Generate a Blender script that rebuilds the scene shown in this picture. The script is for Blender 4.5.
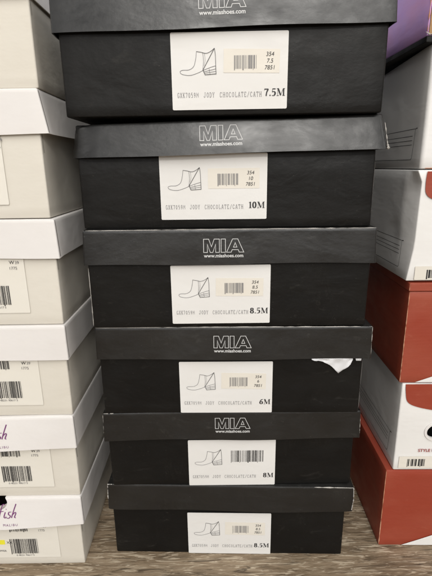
import bpy, bmesh, math, random
from mathutils import Vector, Matrix
for o in list(bpy.data.objects):
    bpy.data.objects.remove(o)
S = bpy.context.scene
C = S.collection

# ------------------------------------------------------------------ camera
F_PX, PITCH, ROLL, CZ = 431.41, math.radians(15.7413), math.radians(-0.81196), 0.49827
cd = bpy.data.cameras.new('camera'); cam = bpy.data.objects.new('camera', cd); C.objects.link(cam)
cd.sensor_fit = 'VERTICAL'; cd.sensor_height = 36; cd.lens = F_PX * 36 / 576
cd.clip_start = 0.01; cd.clip_end = 200
_f = Vector((0, math.cos(PITCH), -math.sin(PITCH))); _u = Vector((0, math.sin(PITCH), math.cos(PITCH))); _r = Vector((1, 0, 0))
_r2 = _r * math.cos(ROLL) + _u * math.sin(ROLL); _u2 = _u * math.cos(ROLL) - _r * math.sin(ROLL)
M3 = Matrix((_r2, _u2, -_f)).transposed()
cam.matrix_world = Matrix.Translation((0, 0, CZ)) @ M3.to_4x4()
S.camera = cam

# ------------------------------------------------------------------ world + added fill lamps, all out of view
w = bpy.data.worlds.new("World"); S.world = w; w.use_nodes = True
_nt = w.node_tree; _bg = _nt.nodes['Background']
_tc = _nt.nodes.new('ShaderNodeTexCoord'); _sx = _nt.nodes.new('ShaderNodeSeparateXYZ'); _cr = _nt.nodes.new('ShaderNodeValToRGB')
_nt.links.new(_tc.outputs['Generated'], _sx.inputs[0]); _nt.links.new(_sx.outputs['Z'], _cr.inputs[0]); _nt.links.new(_cr.outputs[0], _bg.inputs[0])
_cr.color_ramp.elements[0].position = 0.0; _cr.color_ramp.elements[0].color = (0.30, 0.30, 0.31, 1)
_cr.color_ramp.elements[1].position = 0.25; _cr.color_ramp.elements[1].color = (0.97, 0.98, 1.0, 1)
_bg.inputs[1].default_value = 0.56
def fill_lamp(loc, rot, sx, sy, watts, col):
    l = bpy.data.lights.new('fill_lamp', 'AREA'); l.shape = 'RECTANGLE'; l.size = sx; l.size_y = sy
    l.energy = watts; l.color = col
    o = bpy.data.objects.new('fill_lamp', l); C.objects.link(o); o.location = loc; o.rotation_euler = rot
    return o
for _x in (0.195, -0.155):      # two long tubes added in line with the gaps, to light them
    fill_lamp((_x, -1.55, 2.35), (math.radians(18), 0, 0), 0.28, 2.8, 33, (1.0, 0.97, 0.92))
for _s in (1, -1):
    fill_lamp((2.3 * _s, -0.75, 1.9), (0, math.radians(62 * _s), math.radians(-22 * _s)), 1.0, 1.4, 12, (1.0, 0.97, 0.92))  # lamps added left and right to brighten the stacks' side faces
fill_lamp((0.85, -3.6, 2.45), (math.radians(52), 0, 0), 2.0, 0.5, 72, (1.0, 0.97, 0.92))  # lamp added where the tilted lid mirrors it, to raise its sheen
fill_lamp((0.0, -7.0, 1.9), (math.radians(86), 0, 0), 9.0, 1.6, 150, (1.0, 0.985, 0.96))   # wide light panel added behind the camera, for the gaps and lid sheen
S.view_settings.view_transform = 'Standard'; S.view_settings.look = 'None'
S.view_settings.exposure = -0.26; S.view_settings.gamma = 1

# ------------------------------------------------------------------ materials
def mat(name, col, rough=0.6, spec=0.5):
    m = bpy.data.materials.new(name); m.use_nodes = True
    b = m.node_tree.nodes['Principled BSDF']
    b.inputs['Base Color'].default_value = (*col, 1); b.inputs['Roughness'].default_value = rough
    b.inputs['Specular IOR Level'].default_value = spec
    return m, m.node_tree, b
def N(nt, t, **kw):
    n = nt.nodes.new(t)
    for k, v in kw.items():
        if k in n.inputs: n.inputs[k].default_value = v
        else: setattr(n, k, v)
    return n
def coords(nt, scale, kind='Object'):
    tc = N(nt, 'ShaderNodeTexCoord'); mp = N(nt, 'ShaderNodeMapping'); mp.inputs['Scale'].default_value = scale
    oi = N(nt, 'ShaderNodeObjectInfo'); ad = N(nt, 'ShaderNodeVectorMath', operation='ADD')
    sc = N(nt, 'ShaderNodeMath', operation='MULTIPLY'); sc.inputs[1].default_value = 13.7
    nt.links.new(oi.outputs['Random'], sc.inputs[0]); nt.links.new(tc.outputs[kind], ad.inputs[0]); nt.links.new(sc.outputs[0], ad.inputs[1])
    nt.links.new(ad.outputs[0], mp.inputs['Vector'])
    return mp.outputs[0]
def noise(nt, scale, s=1.0, detail=4, rough=0.55, dist=0.0):
    n = N(nt, 'ShaderNodeTexNoise'); n.inputs['Scale'].default_value = s; n.inputs['Detail'].default_value = detail
    n.inputs['Roughness'].default_value = rough; n.inputs['Distortion'].default_value = dist
    nt.links.new(coords(nt, scale), n.inputs['Vector']); return n.outputs['Fac']
def ramp(nt, fac, stops):
    r = N(nt, 'ShaderNodeValToRGB'); e = r.color_ramp.elements
    while len(e) < len(stops): e.new(0.5)
    for el, (p, c) in zip(e, stops):
        el.position = p; el.color = (c, c, c, 1) if not isinstance(c, tuple) else (*c, 1)
    nt.links.new(fac, r.inputs[0]); return r.outputs[0]
def mix(nt, fac, a, b):
    m = N(nt, 'ShaderNodeMix', data_type='RGBA')
    for sock, v in ((m.inputs[0], fac), (m.inputs[6], a), (m.inputs[7], b)):
        if isinstance(v, bpy.types.NodeSocket): nt.links.new(v, sock)
        elif isinstance(v, tuple): sock.default_value = (*v, 1)
        else: sock.default_value = v
    return m.outputs[2]
def bump(nt, b, h, strength, dist=0.001):
    n = N(nt, 'ShaderNodeBump'); n.inputs['Strength'].default_value = strength; n.inputs['Distance'].default_value = dist
    nt.links.new(h, n.inputs['Height'])
    nt.links.new(n.outputs[0], b.inputs['Normal'])

def card(name, col, dusty, rough, spec, fibre=(60, 60, 900), dust=0.25, fleck=0.15, bs=0.25, wave=0.25, scuffs=0.3):
    """paper covered board: broad tone drift, fibre grain, rubbed scuffs, pale flecks"""
    m, nt, b = mat(name, col, rough, spec)
    broad = ramp(nt, noise(nt, (9, 9, 14), 1, 4), [(0.42, 0.0), (0.72, 1.0)])
    c = mix(nt, broad, col, tuple(a + (d - a) * dust for a, d in zip(col, dusty)))
    scuff = ramp(nt, noise(nt, (34, 34, 80), 1, 6, 0.7, 0.8), [(0.60, 0.0), (0.80, 1.0)])
    f1 = N(nt, 'ShaderNodeMath', operation='MULTIPLY'); f1.inputs[1].default_value = scuffs
    nt.links.new(scuff, f1.inputs[0]); c = mix(nt, f1.outputs[0], c, dusty)
    scr = ramp(nt, noise(nt, (70, 70, 9), 1, 5, 0.75, 2.5), [(0.497, 0.0), (0.5, 1.0), (0.503, 0.0)])
    gate = ramp(nt, noise(nt, (22, 22, 22), 1, 2), [(0.56, 0.0), (0.68, 1.0)])
    f3 = N(nt, 'ShaderNodeMath', operation='MULTIPLY'); nt.links.new(scr, f3.inputs[0]); nt.links.new(gate, f3.inputs[1])
    f4 = N(nt, 'ShaderNodeMath', operation='MULTIPLY'); f4.inputs[1].default_value = scuffs * 1.3; nt.links.new(f3.outputs[0], f4.inputs[0])
    c = mix(nt, f4.outputs[0], c, dusty)
    fl = ramp(nt, noise(nt, (420, 420, 420), 1, 2), [(0.735, 0.0), (0.78, 1.0)])
    f2 = N(nt, 'ShaderNodeMath', operation='MULTIPLY'); f2.inputs[1].default_value = fleck
    nt.links.new(fl, f2.inputs[0]); c = mix(nt, f2.outputs[0], c, dusty)
    nt.links.new(c, b.inputs['Base Color'])
    g = noise(nt, fibre, 1, 3)
    bump(nt, b, g, bs, 0.0006)
    n1 = b.inputs['Normal'].links[0].from_node
    n2 = N(nt, 'ShaderNodeBump'); n2.inputs['Strength'].default_value = wave; n2.inputs['Distance'].default_value = 0.004
    nt.links.new(noise(nt, (16, 16, 26), 1, 3, 0.5, 0.4), n2.inputs['Height']); nt.links.new(n2.outputs[0], n1.inputs['Normal'])
    rr = ramp(nt, noise(nt, (30, 30, 60), 1, 5), [(0.3, max(rough - 0.08, 0)), (0.7, min(rough + 0.1, 1))])
    nt.links.new(rr, b.inputs['Roughness'])
    return m
M_black = card('black_card', (0.0056, 0.0052, 0.0048), (0.075, 0.07, 0.062), 0.44, 0.19, fibre=(260, 260, 420), dust=0.06, fleck=0.4, bs=0.2, wave=0.40, scuffs=0.28)
M_lid = card('charcoal_card', (0.0050, 0.0048, 0.0046), (0.10, 0.096, 0.088), 0.36, 0.60, fibre=(240, 240, 380), dust=0.06, fleck=0.45, bs=0.15, wave=0.30, scuffs=0.28)
M_cream = card('cream_card', (0.655, 0.62, 0.55), (0.56, 0.515, 0.43), 0.6, 0.35, fibre=(160, 160, 420), dust=0.3, fleck=0.25, bs=0.16, scuffs=0.3)
M_white = card('white_card', (0.70, 0.675, 0.655), (0.60, 0.56, 0.52), 0.55, 0.4, fibre=(160, 160, 420), dust=0.25, fleck=0.25, bs=0.12, scuffs=0.3)
M_pale = card('pale_grey_card', (0.75, 0.74, 0.72), (0.62, 0.60, 0.58), 0.42, 0.5, fibre=(40, 40, 300), dust=0.3, fleck=0.1, bs=0.15)
M_red = card('red_card', (0.275, 0.042, 0.021), (0.36, 0.105, 0.06), 0.5, 0.4, fibre=(30, 30, 420), dust=0.35, fleck=0.35, bs=0.2, scuffs=0.55)
M_purple = card('purple_card', (0.62, 0.40, 0.86), (0.76, 0.36, 0.58), 0.5, 0.5, dust=0.8, fleck=0.1, bs=0.1)
M_kraft = card('kraft_card', (0.33, 0.19, 0.09), (0.5, 0.33, 0.19), 0.7, 0.3, bs=0.4)
M_worn = card('bare_board', (0.46, 0.44, 0.41), (0.20, 0.185, 0.17), 0.8, 0.2, fibre=(300, 300, 300), dust=0.8, bs=0.6)
M_rub = card('rubbed_black_board', (0.20, 0.19, 0.18), (0.04, 0.04, 0.04), 0.8, 0.2, fibre=(300, 300, 300), dust=0.9, bs=0.6)
M_wornred = card('bare_red_board', (0.55, 0.30, 0.20), (0.42, 0.14, 0.07), 0.8, 0.2, fibre=(300, 300, 300), dust=0.9, bs=0.6)
M_label = card('label_paper', (0.70, 0.69, 0.67), (0.60, 0.57, 0.53), 0.55, 0.35, fibre=(120, 120, 120), dust=0.2, fleck=0.05, bs=0.08)
M_creamlabel = card('cream_label_paper', (0.72, 0.69, 0.62), (0.66, 0.62, 0.54), 0.5, 0.4, fibre=(120, 120, 120), dust=0.2, fleck=0.05, bs=0.06)
M_stick = card('sticker_paper', (0.70, 0.665, 0.595), (0.63, 0.58, 0.50), 0.5, 0.4, dust=0.3, fleck=0.05, bs=0.08)
M_tissue = card('tissue', (0.62, 0.62, 0.63), (0.5, 0.5, 0.52), 0.7, 0.2, fibre=(200, 200, 200), bs=0.4)
M_ink = mat('black_ink', (0.02, 0.019, 0.02), 0.6)[0]
M_grey = mat('grey_ink', (0.16, 0.155, 0.16), 0.6)[0]
M_pale_ink = mat('pale_grey_ink', (0.36, 0.35, 0.35), 0.6)[0]
M_wink = mat('white_ink', (0.55, 0.55, 0.545), 0.5)[0]
M_purpleink = mat('purple_ink', (0.16, 0.035, 0.15), 0.6)[0]
M_redink = mat('dark_red_ink', (0.30, 0.03, 0.03), 0.6)[0]
M_slit = mat('slit_shadow_board', (0.07, 0.055, 0.04), 0.9)[0]
M_yellow = mat('yellow_label', (0.78, 0.72, 0.04), 0.55)[0]

def floor_mat():
    m, nt, b = mat('wood_floor', (0.2, 0.15, 0.1), 0.5, 0.35)
    base = ramp(nt, noise(nt, (10, 85, 1), 1, 8, 0.68, 0.8), [(0.30, (0.060, 0.043, 0.027)), (0.46, (0.19, 0.138, 0.087)), (0.58, (0.275, 0.207, 0.137)), (0.74, (0.36, 0.285, 0.20))])
    st = ramp(nt, noise(nt, (32, 250, 1), 1, 5, 0.62, 1.5), [(0.53, 0.0), (0.61, 0.85)])
    c = mix(nt, st, base, (0.48, 0.40, 0.295))
    dk = ramp(nt, noise(nt, (20, 190, 1), 1, 5, 0.65, 1.2), [(0.54, 0.0), (0.64, 0.8)])
    c = mix(nt, dk, c, (0.055, 0.038, 0.023))
    nt.links.new(c, b.inputs['Base Color'])
    bump(nt, b, noise(nt, (32, 250, 1), 1, 5, 0.62, 1.5), 0.6, 0.002)
    return m
M_floor = floor_mat()

# ------------------------------------------------------------------ mesh helpers
def finish(name, bm, material, parent=None, smooth=True, mats=None, fix=False):
    if smooth or fix: bmesh.ops.recalc_face_normals(bm, faces=bm.faces[:])
    me = bpy.data.meshes.new(name)
    if smooth:
        for f in bm.faces: f.smooth = True
        for e in bm.edges:
            if len(e.link_faces) == 2 and e.calc_face_angle(0) > math.radians(32): e.smooth = False
    bm.to_mesh(me); bm.free()
    for mm in (mats or [material]): me.materials.append(mm)
    o = bpy.data.objects.new(name, me); C.objects.link(o)
    if parent: o.parent = parent
    return o
def thing(name, label, cat, loc, rotz=0, group=None):
    o = bpy.data.objects.new(name, None); C.objects.link(o); o.empty_display_size = 0.02
    o.location = loc; o.rotation_euler = (0, 0, rotz); o['label'] = label; o['category'] = cat
    if group: o['group'] = group
    return o
def outline(x0, x1, y0, y1, r, n=28, nr=4):
    """rounded rectangle, front edge at y0, counter-clockwise from above"""
    p = []
    def side(a, b):
        for i in range(n + 1):
            t = i / n; p.append((a[0] + (b[0] - a[0]) * t, a[1] + (b[1] - a[1]) * t))
    def arc(cx, cy, a0):
        for i in range(1, nr):
            a = a0 + (math.pi / 2) * i / nr; p.append((cx + r * math.cos(a), cy + r * math.sin(a)))
    side((x0 + r, y0), (x1 - r, y0)); arc(x1 - r, y0 + r, -math.pi / 2)
    side((x1, y0 + r), (x1, y1 - r)); arc(x1 - r, y1 - r, 0)
    side((x1 - r, y1), (x0 + r, y1)); arc(x0 + r, y1 - r, math.pi / 2)
    side((x0, y1 - r), (x0, y0 + r)); arc(x0 + r, y0 + r, math.pi)
    return p
def loft(bm, rings, cap_first=True, cap_last=True):
    vs = [[bm.verts.new(q) for q in R] for R in rings]
    k = len(vs[0])
    for a, b in zip(vs, vs[1:]):
        for i in range(k): bm.faces.new((a[i], a[(i + 1) % k], b[(i + 1) % k], b[i]))
    if cap_first: bm.faces.new(vs[0][::-1])
    if cap_last: bm.faces.new(vs[-1])
def wob(seed):
    rnd = random.Random(seed); a = [(rnd.uniform(8, 40), rnd.uniform(0, 6.3), rnd.uniform(8, 30), rnd.uniform(0, 6.3)) for _ in range(4)]
    return lambda x, z: sum(math.sin(f * x + p) * math.sin(g * z + q) for f, p, g, q in a) / 2.2
def body_bm(x0, x1, d, h, r=0.002, amp=0.0006, seed=0, warp=None, n=28):
    bm = bmesh.new(); W1, W2 = wob(seed), wob(seed + 50); rings = []
    zs = [(0, 0.0012), (0.0004, 0.0004), (0.0013, 0)] + [(h * t, 0) for t in (0.1, 0.2, 0.3, 0.4, 0.5, 0.6, 0.7, 0.8, 0.9)] + [(h - 0.0013, 0), (h - 0.0004, 0.0004), (h, 0.0012)]
    for z, ins in zs:
        R = []
        for x, y in outline(x0 + ins, x1 - ins, ins, d - ins, max(r - ins * 0.5, 0.0006), n):
            q = Vector((x, y, z)); e = math.sin(math.pi * min(max(z / h, 0), 1))
            if y < r * 1.5: q.y += amp * W1(x, z) * e
            if x > x1 - r * 1.5 or x < x0 + r * 1.5: q.x += amp * W2(y, z) * e
            if warp: q = warp(q)
            R.append(q)
        rings.append(R)
    loft(bm, rings); return bm
def lid_bm(x0, x1, y0, y1, h, r=0.002, flare=0.0008, bow=0.0, seed=0, warp=None, t=0.0012):
    bm = bmesh.new(); W1, W2 = wob(seed), wob(seed + 9); rings = []
    spec = [(h - t, t), (0.0, t), (0.0, 0.0)] + [(h * k, 0) for k in (0.1, 0.22, 0.36, 0.5, 0.64, 0.78, 0.9)] + [(h - 0.0014, 0), (h - 0.0005, 0.0004), (h, 0.0014)]
    for z, ins in spec:
        fl = flare * (1 - z / h); R = []
        for x, y in outline(x0 + ins - fl, x1 - ins + fl, y0 + ins - fl, y1 - ins + fl, max(r - ins * 0.5, 0.0006)):
            q = Vector((x, y, z)); k = (1 - z / h); e = math.sin(math.pi * min(max((x - x0) / (x1 - x0), 0), 1))
            if y < y0 + 0.004:
                q.y -= bow * k * min(1, e * 1.25)
                q.y += 0.0010 * W1(x, z) * (0.3 + 0.7 * k)
                q.z += 0.0007 * k * math.sin(31 * x + seed) + 0.0006 * W2(x, 0.3)
            if warp: q = warp(q)
            R.append(q)
        rings.append(R)
    loft(bm, rings); return bm
def ribbon(bm, pts, width, closed=False, mapf=None):
    """flat ink stroke along points in (u, v); width a number or a function of direction"""
    n = len(pts); L, R = [], []
    for i in range(n):
        a = pts[(i - 1) % n] if (closed or i > 0) else pts[i]; b = pts[(i + 1) % n] if (closed or i < n - 1) else pts[i]
        p = pts[i]
        d1 = Vector((p[0] - a[0], p[1] - a[1])); d2 = Vector((b[0] - p[0], b[1] - p[1]))
        d1 = d1.normalized() if d1.length > 1e-9 else d2.normalized(); d2 = d2.normalized() if d2.length > 1e-9 else d1
        n1, n2 = Vector((-d1.y, d1.x)), Vector((-d2.y, d2.x)); m = n1 + n2
        m = m.normalized() if m.length > 1e-6 else n1
        k = 1 / max(m.dot(n1), 0.45); d = d1 + d2
        wd = width(d.normalized() if d.length > 1e-6 else d1) if callable(width) else width
        L.append((p[0] + m.x * k * wd / 2, p[1] + m.y * k * wd / 2)); R.append((p[0] - m.x * k * wd / 2, p[1] - m.y * k * wd / 2))
    mf = mapf or (lambda u, v: (u, 0, v))
    lv = [bm.verts.new(mf(*q)) for q in L]; rv = [bm.verts.new(mf(*q)) for q in R]
    for i in range(n if closed else n - 1):
        j = (i + 1) % n
        bm.faces.new((lv[i], rv[i], rv[j], lv[j]))
def quad(bm, u0, u1, v0, v1, mapf=None):
    mf = mapf or (lambda u, v: (u, 0, v))
    bm.faces.new([bm.verts.new(mf(*q)) for q in ((u0, v0), (u1, v0), (u1, v1), (u0, v1))])
def smooth_pts(p, k=6, closed=False):
    out = []; n = len(p)
    for i in range(n if closed else n - 1):
        g = lambda j: p[j % n] if closed else p[min(max(j, 0), n - 1)]
        a, b, c, d = g(i - 1), g(i), g(i + 1), g(i + 2)
        for s in range(k):
            t = s / k
            out.append(tuple(0.5 * (2 * b[q] + (c[q] - a[q]) * t + (2 * a[q] - 5 * b[q] + 4 * c[q] - d[q]) * t * t + (3 * b[q] - a[q] - 3 * c[q] + d[q]) * t ** 3) for q in (0, 1)))
    if not closed: out.append(p[-1])
    return out
def lid_front(y0, h, x0, x1, flare, bow, seed, off):
    """y of a lid's front skin at (x, z), as lid_bm builds it, minus a hair"""
    W1 = wob(seed)
    def f(u, v):
        k = 1 - v / h; e = math.sin(math.pi * min(max((u - x0) / (x1 - x0), 0), 1))
        return y0 - flare * k - bow * k * min(1, e * 1.25) + 0.0010 * W1(u, v) * (0.3 + 0.7 * k) - off
    return f
def slab(name, x0, x1, z0, z1, t, material, parent, y=0.0, r=0.0012, rot=0.0):
    """thin sheet of paper lying on a front face (facing -y), rounded corners"""
    bm = bmesh.new(); pts = []
    for cx, cz, a0 in ((x1 - r, z0 + r, -90), (x1 - r, z1 - r, 0), (x0 + r, z1 - r, 90), (x0 + r, z0 + r, 180)):
        for i in range(4):
            a = math.radians(a0 + 30 * i); pts.append((cx + r * math.cos(a), cz + r * math.sin(a)))
    mx, mz = (x0 + x1) / 2, (z0 + z1) / 2; c, s = math.cos(rot), math.sin(rot)
    pts = [(mx + (a - mx) * c - (b - mz) * s, mz + (a - mx) * s + (b - mz) * c) for a, b in pts]
    loft(bm, [[(a, y, b) for a, b in pts], [(a, y - t, b) for a, b in pts]])
    return finish(name, bm, material, parent, smooth=False)
def text_obj(name, s, size, material, parent, x, y, z, align='LEFT', shear=0.0, sx=1.0, space=1.0, bold=0.0, conform=None):
    cu = bpy.data.curves.new('t', 'FONT'); cu.body = s; cu.size = size; cu.align_x = align; cu.shear = shear; cu.space_character = space; cu.offset = bold
    ob = bpy.data.objects.new('t', cu); C.objects.link(ob)
    me = bpy.data.meshes.new_from_object(ob.evaluated_get(bpy.context.evaluated_depsgraph_get()))
    bpy.data.objects.remove(ob); bpy.data.curves.remove(cu)
    me.transform(Matrix(((sx, 0, 0, x), (0, 0, -1, y), (0, 1, 0, z), (0, 0, 0, 1))))
    if conform:
        for v in me.vertices: v.co.y = conform(v.co.x, v.co.z)
    me.name = name; me.materials.clear(); me.materials.append(material)
    o = bpy.data.objects.new(name, me); C.objects.link(o); o.parent = parent
    return o
def barcode(name, x0, x1, z0, z1, y, material, parent, seed, n=30):
    rnd = random.Random(seed); bm = bmesh.new(); ws = [rnd.choice((1, 1, 2, 3)) for _ in range(n * 2 - 1)]; tot = sum(ws); x = x0
    for i, k in enumerate(ws):
        dx = (x1 - x0) * k / tot
        if i % 2 == 0: quad(bm, x, x + dx, z0 - (0.0012 if i % 14 == 0 else 0), z1, lambda u, v: (u, y, v))
        x += dx
    return finish(name, bm, material, parent, smooth=False)
def strip_edge(name, pts, rad, material, parent, seed=0, sub=10):
    """irregular sliver of bared board running along a worn edge"""
    rnd = random.Random(seed); P = []
    for a, b in zip(pts, pts[1:]):
        for i in range(sub): P.append(Vector(a).lerp(Vector(b), i / sub))
    P.append(Vector(pts[-1])); bm = bmesh.new(); rings = []
    for i, p in enumerate(P):
        d = (P[min(i + 1, len(P) - 1)] - P[max(i - 1, 0)]).normalized(); a = d.orthogonal().normalized(); b = d.cross(a)
        k = rad * rnd.choice((0.15, 0.5, 0.7, 0.8, 1.0, 1.15)) * rnd.uniform(0.7, 1.05) * (0.4 if i in (0, len(P) - 1) else 1)
        rings.append([p + (a * math.cos(t) + b * math.sin(t)) * k for t in (0, 1.05, 2.1, 3.14, 4.19, 5.24)])
    loft(bm, rings); return finish(name, bm, material, parent)

# bold serif size marks -----------------------------------------------------
_T, _t = 0.24, 0.07
def serifw(d): return _t + (_T - _t) * abs(d.y) ** 1.2
def ell(cx, cy, rx, ry, n=22, a0=0, a1=360): return [(cx + rx * math.cos(math.radians(a0 + (a1 - a0) * i / n)), cy + ry * math.sin(math.radians(a0 + (a1 - a0) * i / n))) for i in range(n + (0 if a1 - a0 == 360 else 1))]
SER = {
 '0': (0.62, [(ell(0.29, 0.5, 0.19, 0.46), serifw, True)]),
 '1': (0.50, [([(0.26, 0.0), (0.26, 1.0)], 0.2, False), ([(0.08, 0.84), (0.26, 0.98)], 0.07, False), ([(0.08, 0.03), (0.44, 0.03)], 0.06, False)]),
 '5': (0.60, [([(0.50, 0.94), (0.17, 0.94)], 0.14, False), ([(0.15, 0.99), (0.11, 0.52)], 0.07, False), (smooth_pts([(0.10, 0.52), (0.28, 0.60), (0.43, 0.48), (0.43, 0.22), (0.28, 0.04), (0.07, 0.06)]), serifw, False)]),
 '6': (0.62, [(ell(0.29, 0.30, 0.18, 0.27), serifw, True), (smooth_pts([(0.50, 0.97), (0.28, 0.83), (0.14, 0.58), (0.11, 0.30)]), 0.15, False)]),
 '7': (0.60, [([(0.07, 0.92), (0.53, 0.92)], 0.15, False), ([(0.07, 0.99), (0.05, 0.74)], 0.05, False), (smooth_pts([(0.51, 0.92), (0.33, 0.50), (0.26, 0.0)]), 0.18, False)]),
 '8': (0.62, [(ell(0.29, 0.75, 0.15, 0.21), serifw, True), (ell(0.29, 0.28, 0.18, 0.25), serifw, True)]),
 '.': (0.28, [([(0.13, 0.0), (0.13, 0.17)], 0.17, False)]),
 'M': (1.08, [([(0.17, 0.0), (0.17, 1.0)], 0.06, False), ([(0.20, 1.0), (0.52, 0.06)], 0.21, False), ([(0.50, 0.04), (0.82, 1.0)], 0.06, False), ([(0.86, 0.0), (0.86, 1.0)], 0.2, False), ([(0.03, 0.03), (0.31, 0.03)], 0.06, False), ([(0.72, 0.03), (1.02, 0.03)], 0.06, False), ([(0.03, 0.97), (0.28, 0.97)], 0.06, False), ([(0.80, 0.97), (1.02, 0.97)], 0.06, False)]),
}
def serif_text(name, s, size, xr, z, y, parent, hx=1.0):
    bm = bmesh.new(); wtot = sum(SER[c][0] for c in s) * size * hx; x = xr - wtot
    for i, c in enumerate(s):
        adv, st = SER[c]
        for j, (p, wd, cl) in enumerate(st):
            yy = y - 0.00002 * j
            ww = (lambda d, f=wd: f(d) * size) if callable(wd) else wd * size
            ribbon(bm, [(x + a * size * hx, z + b * size) for a, b in p], ww, cl, lambda u, v, q=yy: (u, q, v))
        x += adv * size * hx
    return finish(name, bm, M_ink, parent, smooth=False)
# thin typewriter capitals with slab serifs (unit cell 0.8 wide)
_s = lambda x, z=0.0: [(x - .12, z), (x + .12, z)]
TYP = {
 'G': [smooth_pts([(.64, .74), (.5, .98), (.2, .92), (.08, .5), (.2, .06), (.5, .02), (.66, .2)]), [(.66, .02), (.66, .42)], [(.46, .42), (.76, .42)]],
 'X': [[(.1, 0), (.66, 1)], [(.66, 0), (.1, 1)], _s(.12), _s(.66), _s(.12, 1), _s(.66, 1)],
 'K': [[(.16, 0), (.16, 1)], [(.16, .42), (.62, 1)], [(.3, .56), (.66, 0)], _s(.16), _s(.66), _s(.16, 1), _s(.62, 1)],
 '7': [[(.1, .8), (.1, .98), (.64, .98), (.34, 0)]], '0': [ell(.38, .5, .24, .48) + [(.62, .5)]],
 '5': [[(.58, .98), (.2, .98), (.16, .55)], smooth_pts([(.16, .55), (.4, .64), (.62, .4), (.5, .06), (.12, .06)])],
 '9': [ell(.38, .7, .22, .28) + [(.6, .7)], smooth_pts([(.6, .7), (.5, .2), (.22, .02)])],
 'M': [[(.06, 0), (.06, 1), (.4, .42), (.74, 1), (.74, 0)]],
 'J': [smooth_pts([(.5, 1), (.5, .2), (.32, .0), (.1, .12), (.08, .3)]), [(.34, 1), (.68, 1)]],
 'O': [ell(.4, .5, .29, .48) + [(.69, .5)]],
 'D': [[(.16, 0), (.16, 1)], smooth_pts([(.06, 1), (.4, .98), (.68, .7), (.68, .3), (.4, .02), (.06, 0)])],
 'Y': [[(.1, 1), (.4, .48), (.7, 1)], [(.4, .48), (.4, 0)], _s(.4), _s(.12, 1), _s(.68, 1)],
 'C': [smooth_pts([(.64, .74), (.5, .98), (.2, .92), (.08, .5), (.2, .06), (.5, .02), (.68, .24)])],
 'H': [[(.14, 0), (.14, 1)], [(.66, 0), (.66, 1)], [(.14, .52), (.66, .52)], _s(.14), _s(.66), _s(.14, 1), _s(.66, 1)],
 'L': [[(.2, 1), (.2, 0), (.66, 0), (.66, .26)], _s(.2, 1)],
 'A': [[(.1, 0), (.36, 1), (.44, 1), (.7, 0)], [(.2, .34), (.6, .34)], _s(.1), _s(.7)],
 'T': [[(.08, .76), (.08, 1), (.72, 1), (.72, .76)], [(.4, 1), (.4, 0)], _s(.4)],
 'E': [[(.64, .24), (.64, 0), (.16, 0), (.16, 1), (.62, 1), (.62, .76)], [(.16, .52), (.46, .52)]],
 '/': [[(.12, -.1), (.66, 1.1)]],
}
def typed(parent, s, x0, x1, z, y, h=.0041):
    bm = bmesh.new(); cw = (x1 - x0) / len(s); k = 0
    for i, c in enumerate(s):
        for p in TYP[c]:
            k += 1
            ribbon(bm, [(x0 + cw * (i + .95 * a / .8 * .8), z + b * h) for a, b in p], .00034, False, lambda u, v, q=y - .000002 * k: (u, q, v))
    return finish('style_lettering', bm, M_grey, parent, smooth=False)
# outlined capital lettering for the black lids --------------------------------
OUTL = [
 [(0.0, 0), (0.0, 1), (0.36, 1), (0.55, 0.42), (0.74, 1), (1.10, 1), (1.10, 0), (0.84, 0), (0.84, 0.62), (0.64, 0), (0.46, 0), (0.26, 0.62), (0.26, 0)],
 [(1.22, 0), (1.22, 1), (1.52, 1), (1.52, 0)],
 [(1.60, 0), (2.02, 1), (2.38, 1), (2.80, 0), (2.48, 0), (2.41, 0.19), (1.99, 0.19), (1.92, 0)],
 [(2.08, 0.38), (2.32, 0.38), (2.20, 0.72)],
]
def lid_logo(lid, xc, zc, y, hgt=0.0138):
    bm = bmesh.new(); s = hgt
    for p in OUTL: ribbon(bm, [(xc + (a - 1.4) * s * 1.08, zc + (b - 0.5) * s) for a, b in p], 0.00058, True, lambda u, v: (u, y(u, v), v))
    finish('logo_lettering', bm, M_wink, lid, smooth=False)
    text_obj('web_lettering', 'www.miashoes.com', 0.0051, M_wink, lid, xc, y(0, zc - s * .5 - .005) - .0002, zc - s * 0.5 - 0.0052, 'CENTER', sx=0.98, space=1.02, bold=0.00012, conform=y)
# ankle boot line drawing (u, v fractions of the label) ---------------------------
def bp(x, y): return ((x - 2.5) / 422, 1 - (y + 13) / 281)
BOOT = [
 (smooth_pts([bp(95, 55), bp(92, 80), bp(84, 108), bp(66, 120), bp(44, 121), bp(34, 126), bp(42, 136), bp(70, 140), bp(98, 132), bp(122, 121), bp(146, 112), bp(163, 107)]), 1.0, 0),
 (smooth_pts([bp(95, 55), bp(112, 58), bp(130, 62), bp(147, 55), bp(160, 44)]), 0.9, 1),
 (smooth_pts([bp(160, 44), bp(163, 70), bp(164, 107)]), 1.0, 1),
 ([bp(159, 46), bp(138, 84), bp(117, 122)], 1.15, 1),
 ([bp(118, 60), bp(120, 90), bp(117, 122)], 0.9, 0),
 ([bp(124, 62), bp(126, 86), bp(122, 106)], 0.6, 0),
 ([bp(118, 122), bp(125, 139), bp(165, 136), bp(164, 107)], 1.1, 1),
 ([bp(120, 128), bp(164, 118)], 1.0, 0), ([bp(122, 133), bp(164, 127)], 0.9, 0), ([bp(140, 117), bp(143, 138)], 0.8, 0),
]
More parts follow.
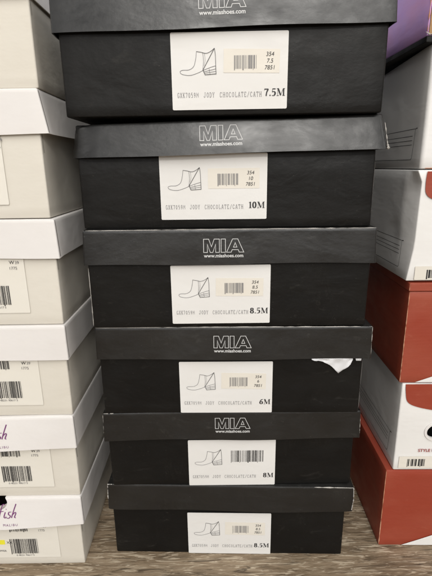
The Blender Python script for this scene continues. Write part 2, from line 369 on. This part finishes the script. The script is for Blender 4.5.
def size_label(root, x0, x1, z0, z1, size_s, digits, seed, big=False):
    lb = slab('label', x0, x1, z0, z1, 0.0003, M_label, root, y=-0.0011)
    y = -0.0016; lw, lh = x1 - x0, z1 - z0
    U = lambda u: x0 + u * lw; V = lambda v: z0 + v * lh
    for ink, mm in ((0, M_grey), (1, M_ink)):
        bm = bmesh.new(); k = 0
        for pts, wd, q in BOOT:
            if q != ink: continue
            k += 1; ribbon(bm, [(U(a), V(b)) for a, b in pts], 0.00042 * wd, False, lambda u, v, yy=y - 0.00002 * k - 0.0002 * ink: (u, yy, v))
        finish('boot_drawing', bm, mm, lb, smooth=False)
    if big:
        barcode('barcode', U(0.49), U(0.86), V(0.52), V(0.77), y, M_ink, lb, seed, 26)
    else:
        st = slab('price_sticker', U(0.45), U(0.93), V(0.475), V(0.78), 0.00012, M_stick, lb, y=y + 0.0001, r=0.0004, rot=-0.02 + 0.01 * (seed % 3))
        barcode('barcode', U(0.54), U(0.73), V(0.53), V(0.70), y - 0.0003, M_grey, lb, seed, 17)
        for i, s in enumerate(('354', digits, '7851')):
            text_obj('sticker_lettering', s, 0.0050, M_ink, lb, U(0.845), y - 0.0003, V(0.685 - 0.085 * i), 'CENTER', shear=0.15)
    typed(lb, 'GXK7059M', U(0.045), U(0.235), V(0.165), y); typed(lb, 'JODY', U(0.275), U(0.375), V(0.165), y); typed(lb, 'CHOCOLATE/CATH', U(0.415), U(0.785), V(0.165), y)
    serif_text('size_lettering', size_s, 0.0064, U(0.985), V(0.170), y, lb, 1.22)
    return lb

# ------------------------------------------------------------------ setting
bm = bmesh.new(); bmesh.ops.create_grid(bm, x_segments=2, y_segments=2, size=6)
fl = finish('floor', bm, M_floor, None, smooth=False); fl['kind'] = 'structure'; fl.location = (0, 0, 0)

# ------------------------------------------------------------------ middle stack: six black boxes
GB = 'black shoe boxes in the middle stack'
D_B = 0.33
# x, y, z, body height, yaw, lid (x0, x1, bottom z left/right, top), label x0 x1 z0, size, digits, logo (x, z) in lid frame
BLK = [
 dict(x=.0112, y=.4596, z=0, h=.1065, yaw=-1.79, lid=(-.1535, .1585, .0735, .1107), roll=-.5, fl=0.0008, lab=(-.0526, .056, .0008), s='8.5M', d='8.5', logo=None,
      label='black shoe box on the wooden floor at the bottom of the middle stack'),
 dict(x=.0159, y=.4582, z=.1108, h=.1020, yaw=-.35, lid=(-.1535, .1545, .0690, .1060), roll=.1, fl=0.0009, lab=(-.0530, .0545, .0002), s='8M', d=None, logo=(.0018, .0222),
      label='black shoe box with a bare wide barcode and 8M on its label'),
 dict(x=.0156, y=.4517, z=.2169, h=.1064, yaw=-1.09, lid=(-.1515, .1565, .0718, .1104), roll=-.15, fl=0.001, lab=(-.0592, .048, .0015), s='6M', d='6', logo=(.0020, .0210),
      label='black shoe box marked 6M with white tissue poking out under its lid'),
 dict(x=.0136, y=.4474, z=.3274, h=.1050, yaw=-.53, lid=(-.1510, .1528, .0722, .1089), roll=-.1, fl=0.0014, lab=(-.0617, .0447, .0048), s='8.5M', d='8.5', logo=(-.0050, .0195),
      label='black shoe box marked 8.5M with lid tucked beside a cream box, fourth from floor'),
 dict(x=.0116, y=.4538, z=.4364, h=.1030, yaw=-1.63, lid=(-.1484, .1536, .0738, .1060), roll=1.0, fl=0.0056, lab=(-.0672, .0418, .0089), s='10M', d='10', logo=(-.0040, .0198),
      label='black shoe box marked 10M with a tilted lid and crushed lid corner'),
 dict(x=.0090, y=.4393, z=.5453, h=.1062, yaw=-1.11, lid=(-.1530, .1540, .0725, .1105), roll=1.0, fl=0.0014, lab=(-.0474, .06, .0046), s='7.5M', d='7.5', logo=(.0005, .0222),
      label='black shoe box marked 7.5M at the top of the middle stack'),
]
for i, b in enumerate(BLK):
    yaw = math.radians(b['yaw'])
    root = thing('shoe_box', b['label'], 'shoe box', (b['x'], b['y'], b['z']), yaw, GB)
    finish('body', body_bm(-.15, .15, D_B, b['h'], r=0.0022, seed=i * 3 + 1, warp=(lambda q: q + Vector((0, -.0014 * min(1, max(0, (.072 - q.z) / .0103)) if q.y < .003 else 0, 0))) if i == 4 else None), M_black, root)
    x0, x1, zb, zt = b['lid']; hl = zt - zb
    wp = None
    if i == 4:      # crushed left corner
        def wp(q, hl=hl):
            k = max(0, 1 - (q.x + .149) / .012) if q.y < .1 else 0
            return q + Vector((0.002 * k * (1 - q.z / hl) - 0.0035 * k, 0.006 * k, -0.004 * k * q.z / hl))
    if i == 0:      # corners of the bottom lid flare outwards
        def wp(q, hl=hl):
            k = (max(0, 1 - abs(q.x - .1585) / .006) + max(0, 1 - abs(q.x + .1535) / .006)) if q.y < .02 else 0
            return q + Vector((0, 0.002 * k * (1 - q.z / hl), -0.001 * k))
    lid = finish('lid', lid_bm(x0, x1, -.0042, D_B + .004, hl, r=0.006 if i == 4 else 0.0018, flare=b['fl'], bow=0.0008, seed=i * 7 + 3, warp=wp), M_lid, root)
    ro = math.radians(b['roll']); lid.location = (0, 0, zb); lid.rotation_euler = (0, ro * -1, 0)
    if b['logo']: lid_logo(lid, b['logo'][0], b['logo'][1], lid_front(-.0042, hl, x0, x1, b['fl'], .0008, i * 7 + 3, .00025))
    # worn edges where the board shows through the black paper
    yf = -.0042
    if i == 2:
        strip_edge('worn_edge', [(x0 + .001, yf + .0004, hl - .0006), (0, yf + .0002, hl - .0003), (x1 - .001, yf + .0004, hl - .0006)], 0.00065, M_worn, lid, 5, 26)
        strip_edge('worn_edge', [(x1 - .0002, yf + .0004, hl - .001), (x1 + .0004, yf - .0001, .001)], 0.00045, M_worn, lid, 6)
    if i == 3:
        strip_edge('worn_edge', [(x0 + .001, yf + .0005, hl - .0006), (0, yf + .0004, hl - .0004), (x1 - .001, yf + .0005, hl - .0006)], 0.0005, M_worn, lid, 8, 26)
        strip_edge('worn_edge', [(-.1496, .0006, .068), (-.1494, .0004, .03), (-.1497, .0006, .002)], 0.00055, M_worn, root, 9)
    if i == 1:
        strip_edge('worn_edge', [(x0 + .001, yf + .0004, hl - .0006), (x0 + .014, yf + .0004, hl - .0005)], 0.0006, M_worn, lid, 11)
        strip_edge('worn_edge', [(x1 - .0002, yf + .0004, hl * .7), (x1 + .0002, yf, .004)], 0.0005, M_worn, lid, 12)
        strip_edge('worn_edge', [(x0 + .0004, yf + .0004, hl - .002), (x0 - .0002, yf, .008)], 0.0004, M_worn, lid, 13)
    if i == 0:
        strip_edge('worn_edge', [(x0 + .011, yf + .0004, hl - .0008), (x0 + .001, yf + .0004, hl - .0006), (x0 - .0002, yf + .0006, hl * .5), (x0 + .0008, yf + .002, .001)], 0.00075, M_worn, lid, 14)
        strip_edge('worn_edge', [(x1 - .05, yf + .0006, hl - .0006), (x1 - .001, yf + .0004, hl - .0006), (x1 + .0002, yf + .0006, hl * .5), (x1 - .0008, yf + .002, .001)], 0.00075, M_worn, lid, 15)
    if i == 4:
        strip_edge('worn_edge', [(x1 + .0012, yf - .0008, hl * .75), (x1 + .0042, yf - .0036, .004), (x1 + .0047, yf - .0044, .0005)], 0.0006, M_worn, lid, 16)
        strip_edge('torn_tip', [(x1 + .0042, yf - .0038, .004), (x1 + .0050, yf - .0046, -.0008)], 0.0016, M_worn, lid, 17, 4)
    if i in (4, 2):
        strip_edge('worn_edge', [(.1498, .0006, b['h'] * .62), (.1497, .0006, .004)], 0.00024, M_rub, root, 20 + i)
    l0, l1, lz = b['lab']
    lb_ = size_label(root, l0, l1, lz, lz + .0655, b['s'], b['d'] or '', 31 + i, big=(i == 1))
    if i == 4: lb_.location = (0, -.0014, 0)

# tissue paper poking from under the 6M lid
bm = bmesh.new(); rnd = random.Random(4)
top = [(-.002, 0), (.008, 0), (.016, 0), (.024, 0), (.031, 0.0004), (.036, 0.0006)]
low = [(-.002, -.0003), (.008, -.0028), (.016, -.0072), (.0235, -.0160), (.0305, -.0098), (.0345, -.0050), (.036, -.0012)]
def along(P, t):
    for p, q in zip(P, P[1:]):
        if t <= q[0]: return p[1] + (q[1] - p[1]) * (t - p[0]) / (q[0] - p[0])
    return P[-1][1]
NX, NZ = 19, 9; vs = []
for r_ in range(-2, NZ):
    R = []
    for c_ in range(NX):
        x = -.002 + .038 * c_ / (NX - 1); zt_, zb_ = along(top, x), along(low, x); t = r_ / (NZ - 1)
        if r_ == -2: R.append((x, .004, .0035))
        elif r_ == -1: R.append((x, -.0018, .0026))
        else:
            fold = .0022 * abs(math.sin(210 * (x - .5 * t * .015) + 1.3 * t)) + .0005 * math.sin(560 * x + 5 * t)
            R.append((x, -.0034 - .0016 * t + fold * min(1, 3 * t), zt_ + (zb_ - zt_) * t + (rnd.uniform(-.0002, .0002) if 0 < r_ else 0)))
    vs.append([bm.verts.new(q) for q in R])
for a, c in zip(vs, vs[1:]):
    for j in range(NX - 1): bm.faces.new((a[j], a[j + 1], c[j + 1], c[j]))
bit = [bm.verts.new(q) for q in ((.0385, -.0030, 0), (.0440, -.0028, .0004), (.0436, -.0036, -.0022), (.0390, -.0038, -.0020))]
bm.faces.new(bit); b2 = [bm.verts.new(q) for q in ((.0385, .004, .003), (.0440, .004, .003))]; bm.faces.new((bit[0], bit[1], b2[1], b2[0]))
ts = finish('tissue_paper', bm, M_tissue); sm = ts.modifiers.new('s', 'SOLIDIFY'); sm.thickness = 0.0002
ts.location = (.1090, .4482, .2880); ts.scale = (1.22, 1, 1.12); ts['label'] = 'crumpled scrap of white tissue paper sticking out below the 6M lid'; ts['category'] = 'tissue paper'

# ------------------------------------------------------------------ left stack: six cream boxes with white lids
GW = 'cream shoe boxes in the left stack'
SCR = [  # handwritten letters: advance, strokes
 ('b', 0.5, [[(0.05, 1.0), (0.02, 0.4), (0.05, 0.03), (0.28, 0.02), (0.36, 0.28), (0.2, 0.42), (0.06, 0.3)]]),
 ('l', 0.25, [[(0.1, 1.05), (0.06, 0.4), (0.12, 0.0), (0.22, 0.06)]]),
 ('o', 0.42, [[(0.3, 0.4), (0.08, 0.35), (0.06, 0.06), (0.26, 0.02), (0.34, 0.3), (0.22, 0.44), (0.42, 0.4)]]),
 ('w', 0.55, [[(0.02, 0.42), (0.08, 0.02), (0.24, 0.36), (0.32, 0.02), (0.48, 0.44)]]),
 ('f', 0.42, [[(0.46, 1.0), (0.3, 1.05), (0.2, 0.7), (0.12, 0.0), (0.04, -0.32)], [(0.02, 0.46), (0.4, 0.52)]]),
 ('i', 0.24, [[(0.12, 0.45), (0.07, 0.1), (0.16, 0.0), (0.24, 0.1)], [(0.15, 0.66), (0.17, 0.7)]]),
 ('s', 0.36, [[(0.34, 0.46), (0.16, 0.44), (0.14, 0.28), (0.3, 0.14), (0.2, -0.02), (0.02, 0.02)]]),
 ('h', 0.5, [[(0.24, 1.08), (0.12, 0.5), (0.04, 0.0)], [(0.06, 0.2), (0.24, 0.42), (0.32, 0.34), (0.26, 0.06), (0.36, 0.0)]]),
]
def script_lettering(lid, xr, z, size, yf):
    bm = bmesh.new(); x = xr - sum(a for _, a, _ in SCR) * size; k = 0
    for _, adv, st in SCR:
        for p in st:
            k += 1; sp = smooth_pts(p, 5)
            ribbon(bm, [(x + (a + 0.18 * b) * size, z + b * size) for a, b in sp], lambda d: 0.0007 + 0.0006 * abs(d.y), False, lambda u, v, q=0.00002 * k: (u, yf(u, v) - q, v))
        x += adv * size
    finish('script_lettering', bm, M_purpleink, lid, smooth=False)
# right edge of body, base z, top z, lid right edge, lid bottom z, bow, yaw
WHT = [
 dict(xb=-.1765, z=0, zt=.1065, xl=-.1715, lb=.0662, bow=.0075, lab='cream shoe box with white lid and yellow spot on its label, standing on the floor'),
 dict(xb=-.1722, z=.1071, zt=.2195, xl=-.1695, lb=.1775, bow=.0058, lab='cream shoe box with white lid directly on the bottom cream box'),
 dict(xb=-.1700, z=.2203, zt=.3325, xl=-.1668, lb=.2926, bow=.0020, lab='cream shoe box with white lid, third from the floor in the left stack'),
 dict(xb=-.1685, z=.3333, zt=.4486, xl=-.1650, lb=.4085, bow=.0004, lab='cream shoe box with white lid, fourth from the floor in the left stack'),
 dict(xb=-.1695, z=.4495, zt=.5718, xl=-.1668, lb=.5310, bow=.0003, lab='cream shoe box with white lid, second from the top of the left stack'),
 dict(xb=-.1662, z=.5724, zt=.6900, xl=-.1636, lb=.6480, bow=.0003, lab='cream shoe box with a torn paper scrap, topmost of the left stack'),
]
WW, WD, YW = .30, .33, .4474
def boolean_cut(o, cutter):
    bpy.context.view_layer.update()
    md = o.modifiers.new('cut', 'BOOLEAN'); md.operation = 'DIFFERENCE'; md.object = cutter; md.solver = 'EXACT'
    me = bpy.data.meshes.new_from_object(o.evaluated_get(bpy.context.evaluated_depsgraph_get()))
    o.modifiers.clear(); old = o.data; nm = old.name; o.data = me; bpy.data.meshes.remove(old); me.name = nm
def hollow(body, x0, x1, d, h, t=.003):
    bm = bmesh.new(); bmesh.ops.create_cube(bm, size=1)
    for v in bm.verts: v.co = Vector(((x0 + x1) / 2 + v.co.x * (x1 - x0 - 2 * t), d / 2 + v.co.y * (d - 2 * t), h / 2 + v.co.z * (h - 2 * t)))
    c = finish('inside', bm, M_cream, body.parent, smooth=False, fix=True)
    boolean_cut(body, c); bpy.data.objects.remove(c)
for i, b in enumerate(WHT):
    h = b['zt'] - b['z'] - .0012; lz = b['lb'] - b['z']; hl = b['zt'] - b['lb']
    root = thing('shoe_box', b['lab'], 'shoe box', (b['xb'], YW, b['z']), 0, GW)
    body = finish('body', body_bm(-WW, 0, WD, h, r=0.0016, seed=100 + i, amp=.0007), M_cream, root)
    xl = b['xl'] - b['xb']
    def wp(q, i=i, hl=hl, xl=xl):
        if i in (3, 4) and q.x > xl - .004: q.x += (.0062 if i == 4 else .0014) * (1 - q.z / hl)
        return q
    lid = finish('lid', lid_bm(-WW - xl, xl, -.0030, WD + .003, hl, r=0.0014, flare=0.0006, bow=b['bow'], seed=40 + i, warp=wp), M_white, root)
    lid.location = (0, 0, lz)
    # thumb notch through lid front and body
    bm = bmesh.new()
    cx = -.1040; R = .0180
    ring = [(cx + R * math.cos(a), R * .62 * math.sin(a)) for a in [math.pi * 2 * k / 40 for k in range(40)]]
    loft(bm, [[(x, -.03, z) for x, z in ring], [(x, .05, z) for x, z in ring]])
    cut = finish('cutter', bm, M_cream, root, smooth=False, fix=True); cut.location = (0, 0, lz + hl - .0055)
    bpy.context.view_layer.update()
    hollow(body, -WW, 0, WD, h); boolean_cut(lid, cut); boolean_cut(body, cut); bpy.data.objects.remove(cut)
    yf = lid_front(-.0030, hl, -WW - xl, xl, .0006, b['bow'], 40 + i, .00025)
    script_lettering(lid, -.074, hl * .38, .0165, yf)
    mo = text_obj('place_lettering', 'MALIBU', .0042, M_purpleink, lid, -.0745, 0, .0045, 'RIGHT', space=1.35, conform=yf)
    # flat dark ribbons painting the shade in the lid's corner fold and body-top slit
    bm = bmesh.new(); rn = random.Random(i)
    P = [(-.0016 + rn.uniform(-.0003, .0003), hl * t) for t in (.03, .2, .4, .6, .8, .97)]
    ribbon(bm, P, .0007 + .0004 * (i in (3, 4)), False, lambda u, v, i=i, hl=hl, xl=xl: (xl + .0006 * (1 - v / hl) + ({4: .0062, 3: .0014}.get(i, 0) * (1 - v / hl)) + .0001, u + .0008, v))
    finish('corner_slit_shade', bm, M_slit, lid, smooth=False)
    bm = bmesh.new(); ribbon(bm, [(.0022, lz - .014 - .004 * rn.random()), (.0020, lz - .006), (.0022, lz + .002)], .0007, False, lambda u, v: (.0009, u, v))
    finish('corner_slit_shade', bm, M_slit, root, smooth=False)
    # printed label with barcodes
    lb = slab('label', -.150, (-.030, -.030, -.032, -.034, -.0395, -.06)[i], .012 if i == 0 else .014, lz + .006, .00008, M_creamlabel, root, y=-.0010)
    s = 60 + i * 5
    if i < 5:
        zz = (.006, .016, .018, .018, .018, 0)[i]
        bl = (-.093 + .0015 * i, -.058 + .0015 * i)
        barcode('barcode', bl[0], bl[1], .0165 + zz * .4, .0405 + zz * .25, -.0016, M_ink, lb, s, 27)
        barcode('barcode', bl[0] + .002, bl[1] - .010, lz - .012, lz - .002, -.0016, M_ink, lb, s + 1, 18)
        text_obj('label_lettering', 'W', .0052, M_ink, lb, bl[1] + .004, -.0016, lz - .0065)
        text_obj('label_lettering', '39', .0045, M_grey, lb, bl[1] + .010, -.0016, lz - .0065)
        text_obj('label_lettering', '1775', .0045, M_grey, lb, bl[1] + .003, -.0016, lz - .0125)
        text_obj('label_lettering', '0 48231 90617 5', .0034, M_grey, lb, (bl[0] + bl[1]) / 2, -.0016, .0125 + zz * .4, 'CENTER')
    if i == 0:
        slab('size_spot', -.128, -.0995, .0335, .0405, .0002, M_yellow, lb, y=-.0012, r=.0004)
        text_obj('label_lettering', '9 M', .0062, M_ink, lb, -.1060, -.0018, .0345, 'RIGHT')
        text_obj('label_lettering', 'XX', .0050, M_ink, lb, -.0972, -.0016, .0350)
        text_obj('label_lettering', 'LEATHER UPPER', .0040, M_grey, lb, -.099, -.0016, .022, 'RIGHT')
    if i == 5:
        slab('paper_scrap', -.075, -.030, .0505, .0545, .0004, M_white, root, y=-.001, r=.0015, rot=.05)
# ------------------------------------------------------------------ right stack
GR = 'red and white shoe boxes in the right stack'
RW, RD, YR = .31, .33, .4688
def print_poly(name, pts, material, parent, y):
    bm = bmesh.new(); vs = [bm.verts.new((a, y, c)) for a, c in pts]; bm.faces.new(vs)
    return finish(name, bm, material, parent, smooth=False)
def side_stripes(root, h, dz=0, dy=0):
    """thin black line graphic printed on the left side: nested strokes with a rounded corner"""
    bm = bmesh.new(); k = 0
    Z = h - .123 + dz
    L = [[(.02, .0165), (.022, .0140), (.030, .0140), (.16, .0140)]]
    frame = smooth_pts([(.16, .0450), (.09, .0452), (.019, .0455), (.0185, .0440), (.0205, .0200), (.0225, .0148), (.030, .0140), (.09, .0140), (.16, .0140)], 4)
    for p in [frame] + [[(.0235, z), (.16, z)] for z in (.0385, .0340, .0295)]:
        k += 1; ribbon(bm, [(a + dy, b + Z) for a, b in p], .0006, False, lambda u, v, q=k: (-.0011 - .00002 * q, u, v))
    return finish('line_print', bm, M_ink, root, smooth=False)
def right_box(label, x, z, h, kind, yaw=0, y=YR, seed=0, warp=None, r=.0018, n=28):
    root = thing('shoe_box', label, 'shoe box', (x, y, z), math.radians(yaw), GR)
    bm = body_bm(0, RW, RD, h, r=r, amp=.0009, seed=seed, warp=warp, n=n)
    body = finish('body', bm, M_red if kind == 'red' else M_pale, root)
    return root, body
# bottom red box
r, _ = right_box('red shoe box standing on the floor under the white handle-hole box', .2155, 0, .1195, 'red', -1.0, seed=201)
print_poly('white_print', [(.030, .0015), (.31, .0015), (.31, .075), (.20, .052), (.12, .034), (.075, .0200), (.05, .0095)], M_pale, r, -.0012)
strip_edge('worn_edge', [(.0004, .0004, .001), (.0002, .0002, .06), (.0004, .0004, .118)], .0007, M_wornred, r, 2, 16)
# white box with handle hole
r, body = right_box('white shoe box with a red top print, round handle hole and style sticker', .2235, .1205, .1225, 'white', -1.0, seed=205)
print_poly('red_print', smooth_pts([(.0035, .1222), (.0045, .112), (.008, .0985), (.020, .0915), (.045, .086), (.09, .080), (.16, .075), (.31, .072)], 5) + [(.31, .1222)], M_red, r, -.0012)
bm = bmesh.new(); ring = [(.0475 + .0108 * math.cos(a), .0560 + .0098 * math.sin(a)) for a in [2 * math.pi * k / 40 for k in range(40)]]
loft(bm, [[(a, -.02, c) for a, c in ring], [(a, .06, c) for a, c in ring]]); cut = finish('cutter', bm, M_pale, r, smooth=False, fix=True)
bpy.context.view_layer.update(); hollow(body, 0, RW, RD, .1225); boolean_cut(body, cut); bpy.data.objects.remove(cut)
bm = bmesh.new(); RR = []
for rad, yy in ((.0109, -.0008), (.0112, -.0016), (.0140, -.0016), (.0143, -.0006)):
    RR.append([(.0475 + rad * math.cos(a), yy, .0560 + rad * .91 * math.sin(a)) for a in [2 * math.pi * k / 40 for k in range(40)]])
loft(bm, RR, False, False); finish('hole_ring', bm, M_white, r)
st = slab('sticker', .006, .12, .0035, .0205, .0003, M_stick, r, y=-.0009, r=.0008)
barcode('barcode', .0165, .0385, .0065, .0170, -.0015, M_ink, st, 3, 11)
text_obj('sticker_lettering', '7.5', .0058, M_grey, st, .049, -.0015, .0120); text_obj('sticker_lettering', '7851', .0050, M_grey, st, .049, -.0015, .0060)
text_obj('style_lettering', 'STYLE NO.', .0058, M_redink, r, .0285, -.0013, .0275, bold=.0001)
side_stripes(r, .1225)
# red box with lid seam
r, _ = right_box('red shoe box with thin red lid, wedged between two white boxes', .2195, .2440, .1145, 'red', -1.2, seed=209)
lid = finish('lid', body_bm(-.0014, RW + .001, RD, .0098, r=.0018, amp=.0003, seed=77), M_red, r); lid.location = (0, -.0014, .1150)
print_poly('white_print', [(.018, .0015), (.31, .0015), (.31, .075), (.20, .052), (.12, .036), (.075, .0215), (.04, .0098)], M_pale, r, -.0012)
strip_edge('worn_edge', [(.0004, .0004, .001), (.0002, .0002, .06), (.0004, .0004, .114)], .0007, M_wornred, r, 4, 16)
strip_edge('worn_edge', [(-.0010, .0, .0008), (-.0010, .0, .009)], .0006, M_wornred, lid, 4, 4)
# crumpled white box
def crumple(q):
    h = .1205; t = q.z / h
    sft = .0058 * min(1, t / .34) if t < .93 else .0058 * max(.12, 1 - (t - .93) / .07)
    if q.y < .028 and q.x < .05:
        q = q + Vector((sft * (1 - max(0, q.y) / .028) * (1 - q.x / .05), 0, 0))
    if q.x < .012:
        q.x += .0022 * max(0, 1 - abs(t - .36 - (q.y - .02) * 1.2) / .10) * max(0, 1 - abs(q.y - .045) / .03)      # crease bump
        q.x += .0014 * max(0, 1 - abs(t - .87) / .09) * math.sin(q.y * 190) * max(0, 1 - q.y / .05)
    return q
r, _ = right_box('white shoe box with a crumpled front corner above the red lidded box', .2136, .3712, .1205, 'white', -.6, seed=213, warp=crumple, r=.0012, n=64)
print_poly('red_print', smooth_pts([(.0098, .1190), (.0094, .106), (.0112, .0960), (.020, .0900), (.045, .085), (.09, .080), (.16, .075), (.31, .072)], 5) + [(.31, .1190)], M_red, r, -.0016)
st = slab('sticker', .0085, .12, .0015, .0170, .0003, M_stick, r, y=-.0011, r=.0008)
barcode('barcode', .0215, .044, .0035, .0130, -.0017, M_ink, st, 7, 11)
side_stripes(r, .1205)
# upper white box
def sag(q):
    k = q.z / .119; q.z -= max(0, q.y - .01) * .05 * k if k > .5 else 0
    return q
r, _ = right_box('white shoe box with line print on its side, right under the purple box', .2160, .4928, .1190, 'white', .3, seed=217, warp=sag, r=.0040)
side_stripes(r, .1205, dz=-.002)
strip_edge('worn_edge', [(.003, .0006, .0008), (.02, .0002, .0006), (.05, .0002, .0004)], .0007, M_wornred, r, 9)
# purple box on top
pr = thing('shoe_box', 'purple box with torn brown front edge, topmost of the right stack', 'shoe box', (.2070, .4660, .6165), math.radians(0), GR)
pr.rotation_euler = (math.radians(1.2), 0, 0)
pb = finish('body', body_bm(0, .30, .32, .115, r=.0014, amp=.0006, seed=301), M_purple, pr)
underside_shade = finish('base', body_bm(-.0006, .3006, .321, .006, r=.0014, amp=.0001, seed=5), M_black, pr); underside_shade.location = (0, -.0006, -.0055)  # black slab added to darken the underside, its shade put into the colour
slab('front_panel', .0012, .2990, .001, .114, .0012, M_kraft, pr, y=-.0004, r=.001)
strip_edge('worn_edge', [(.0003, .0003, .003), (.0001, .0001, .06), (.0003, .0003, .114)], .0008, M_wornred, pr, 31, 16)
strip_edge('torn_tip', [(-.002, -.0012, .0035), (.002, -.002, .0010), (.006, -.0016, .002), (.011, -.0014, .0006)], .0011, M_worn, pr, 32, 4)
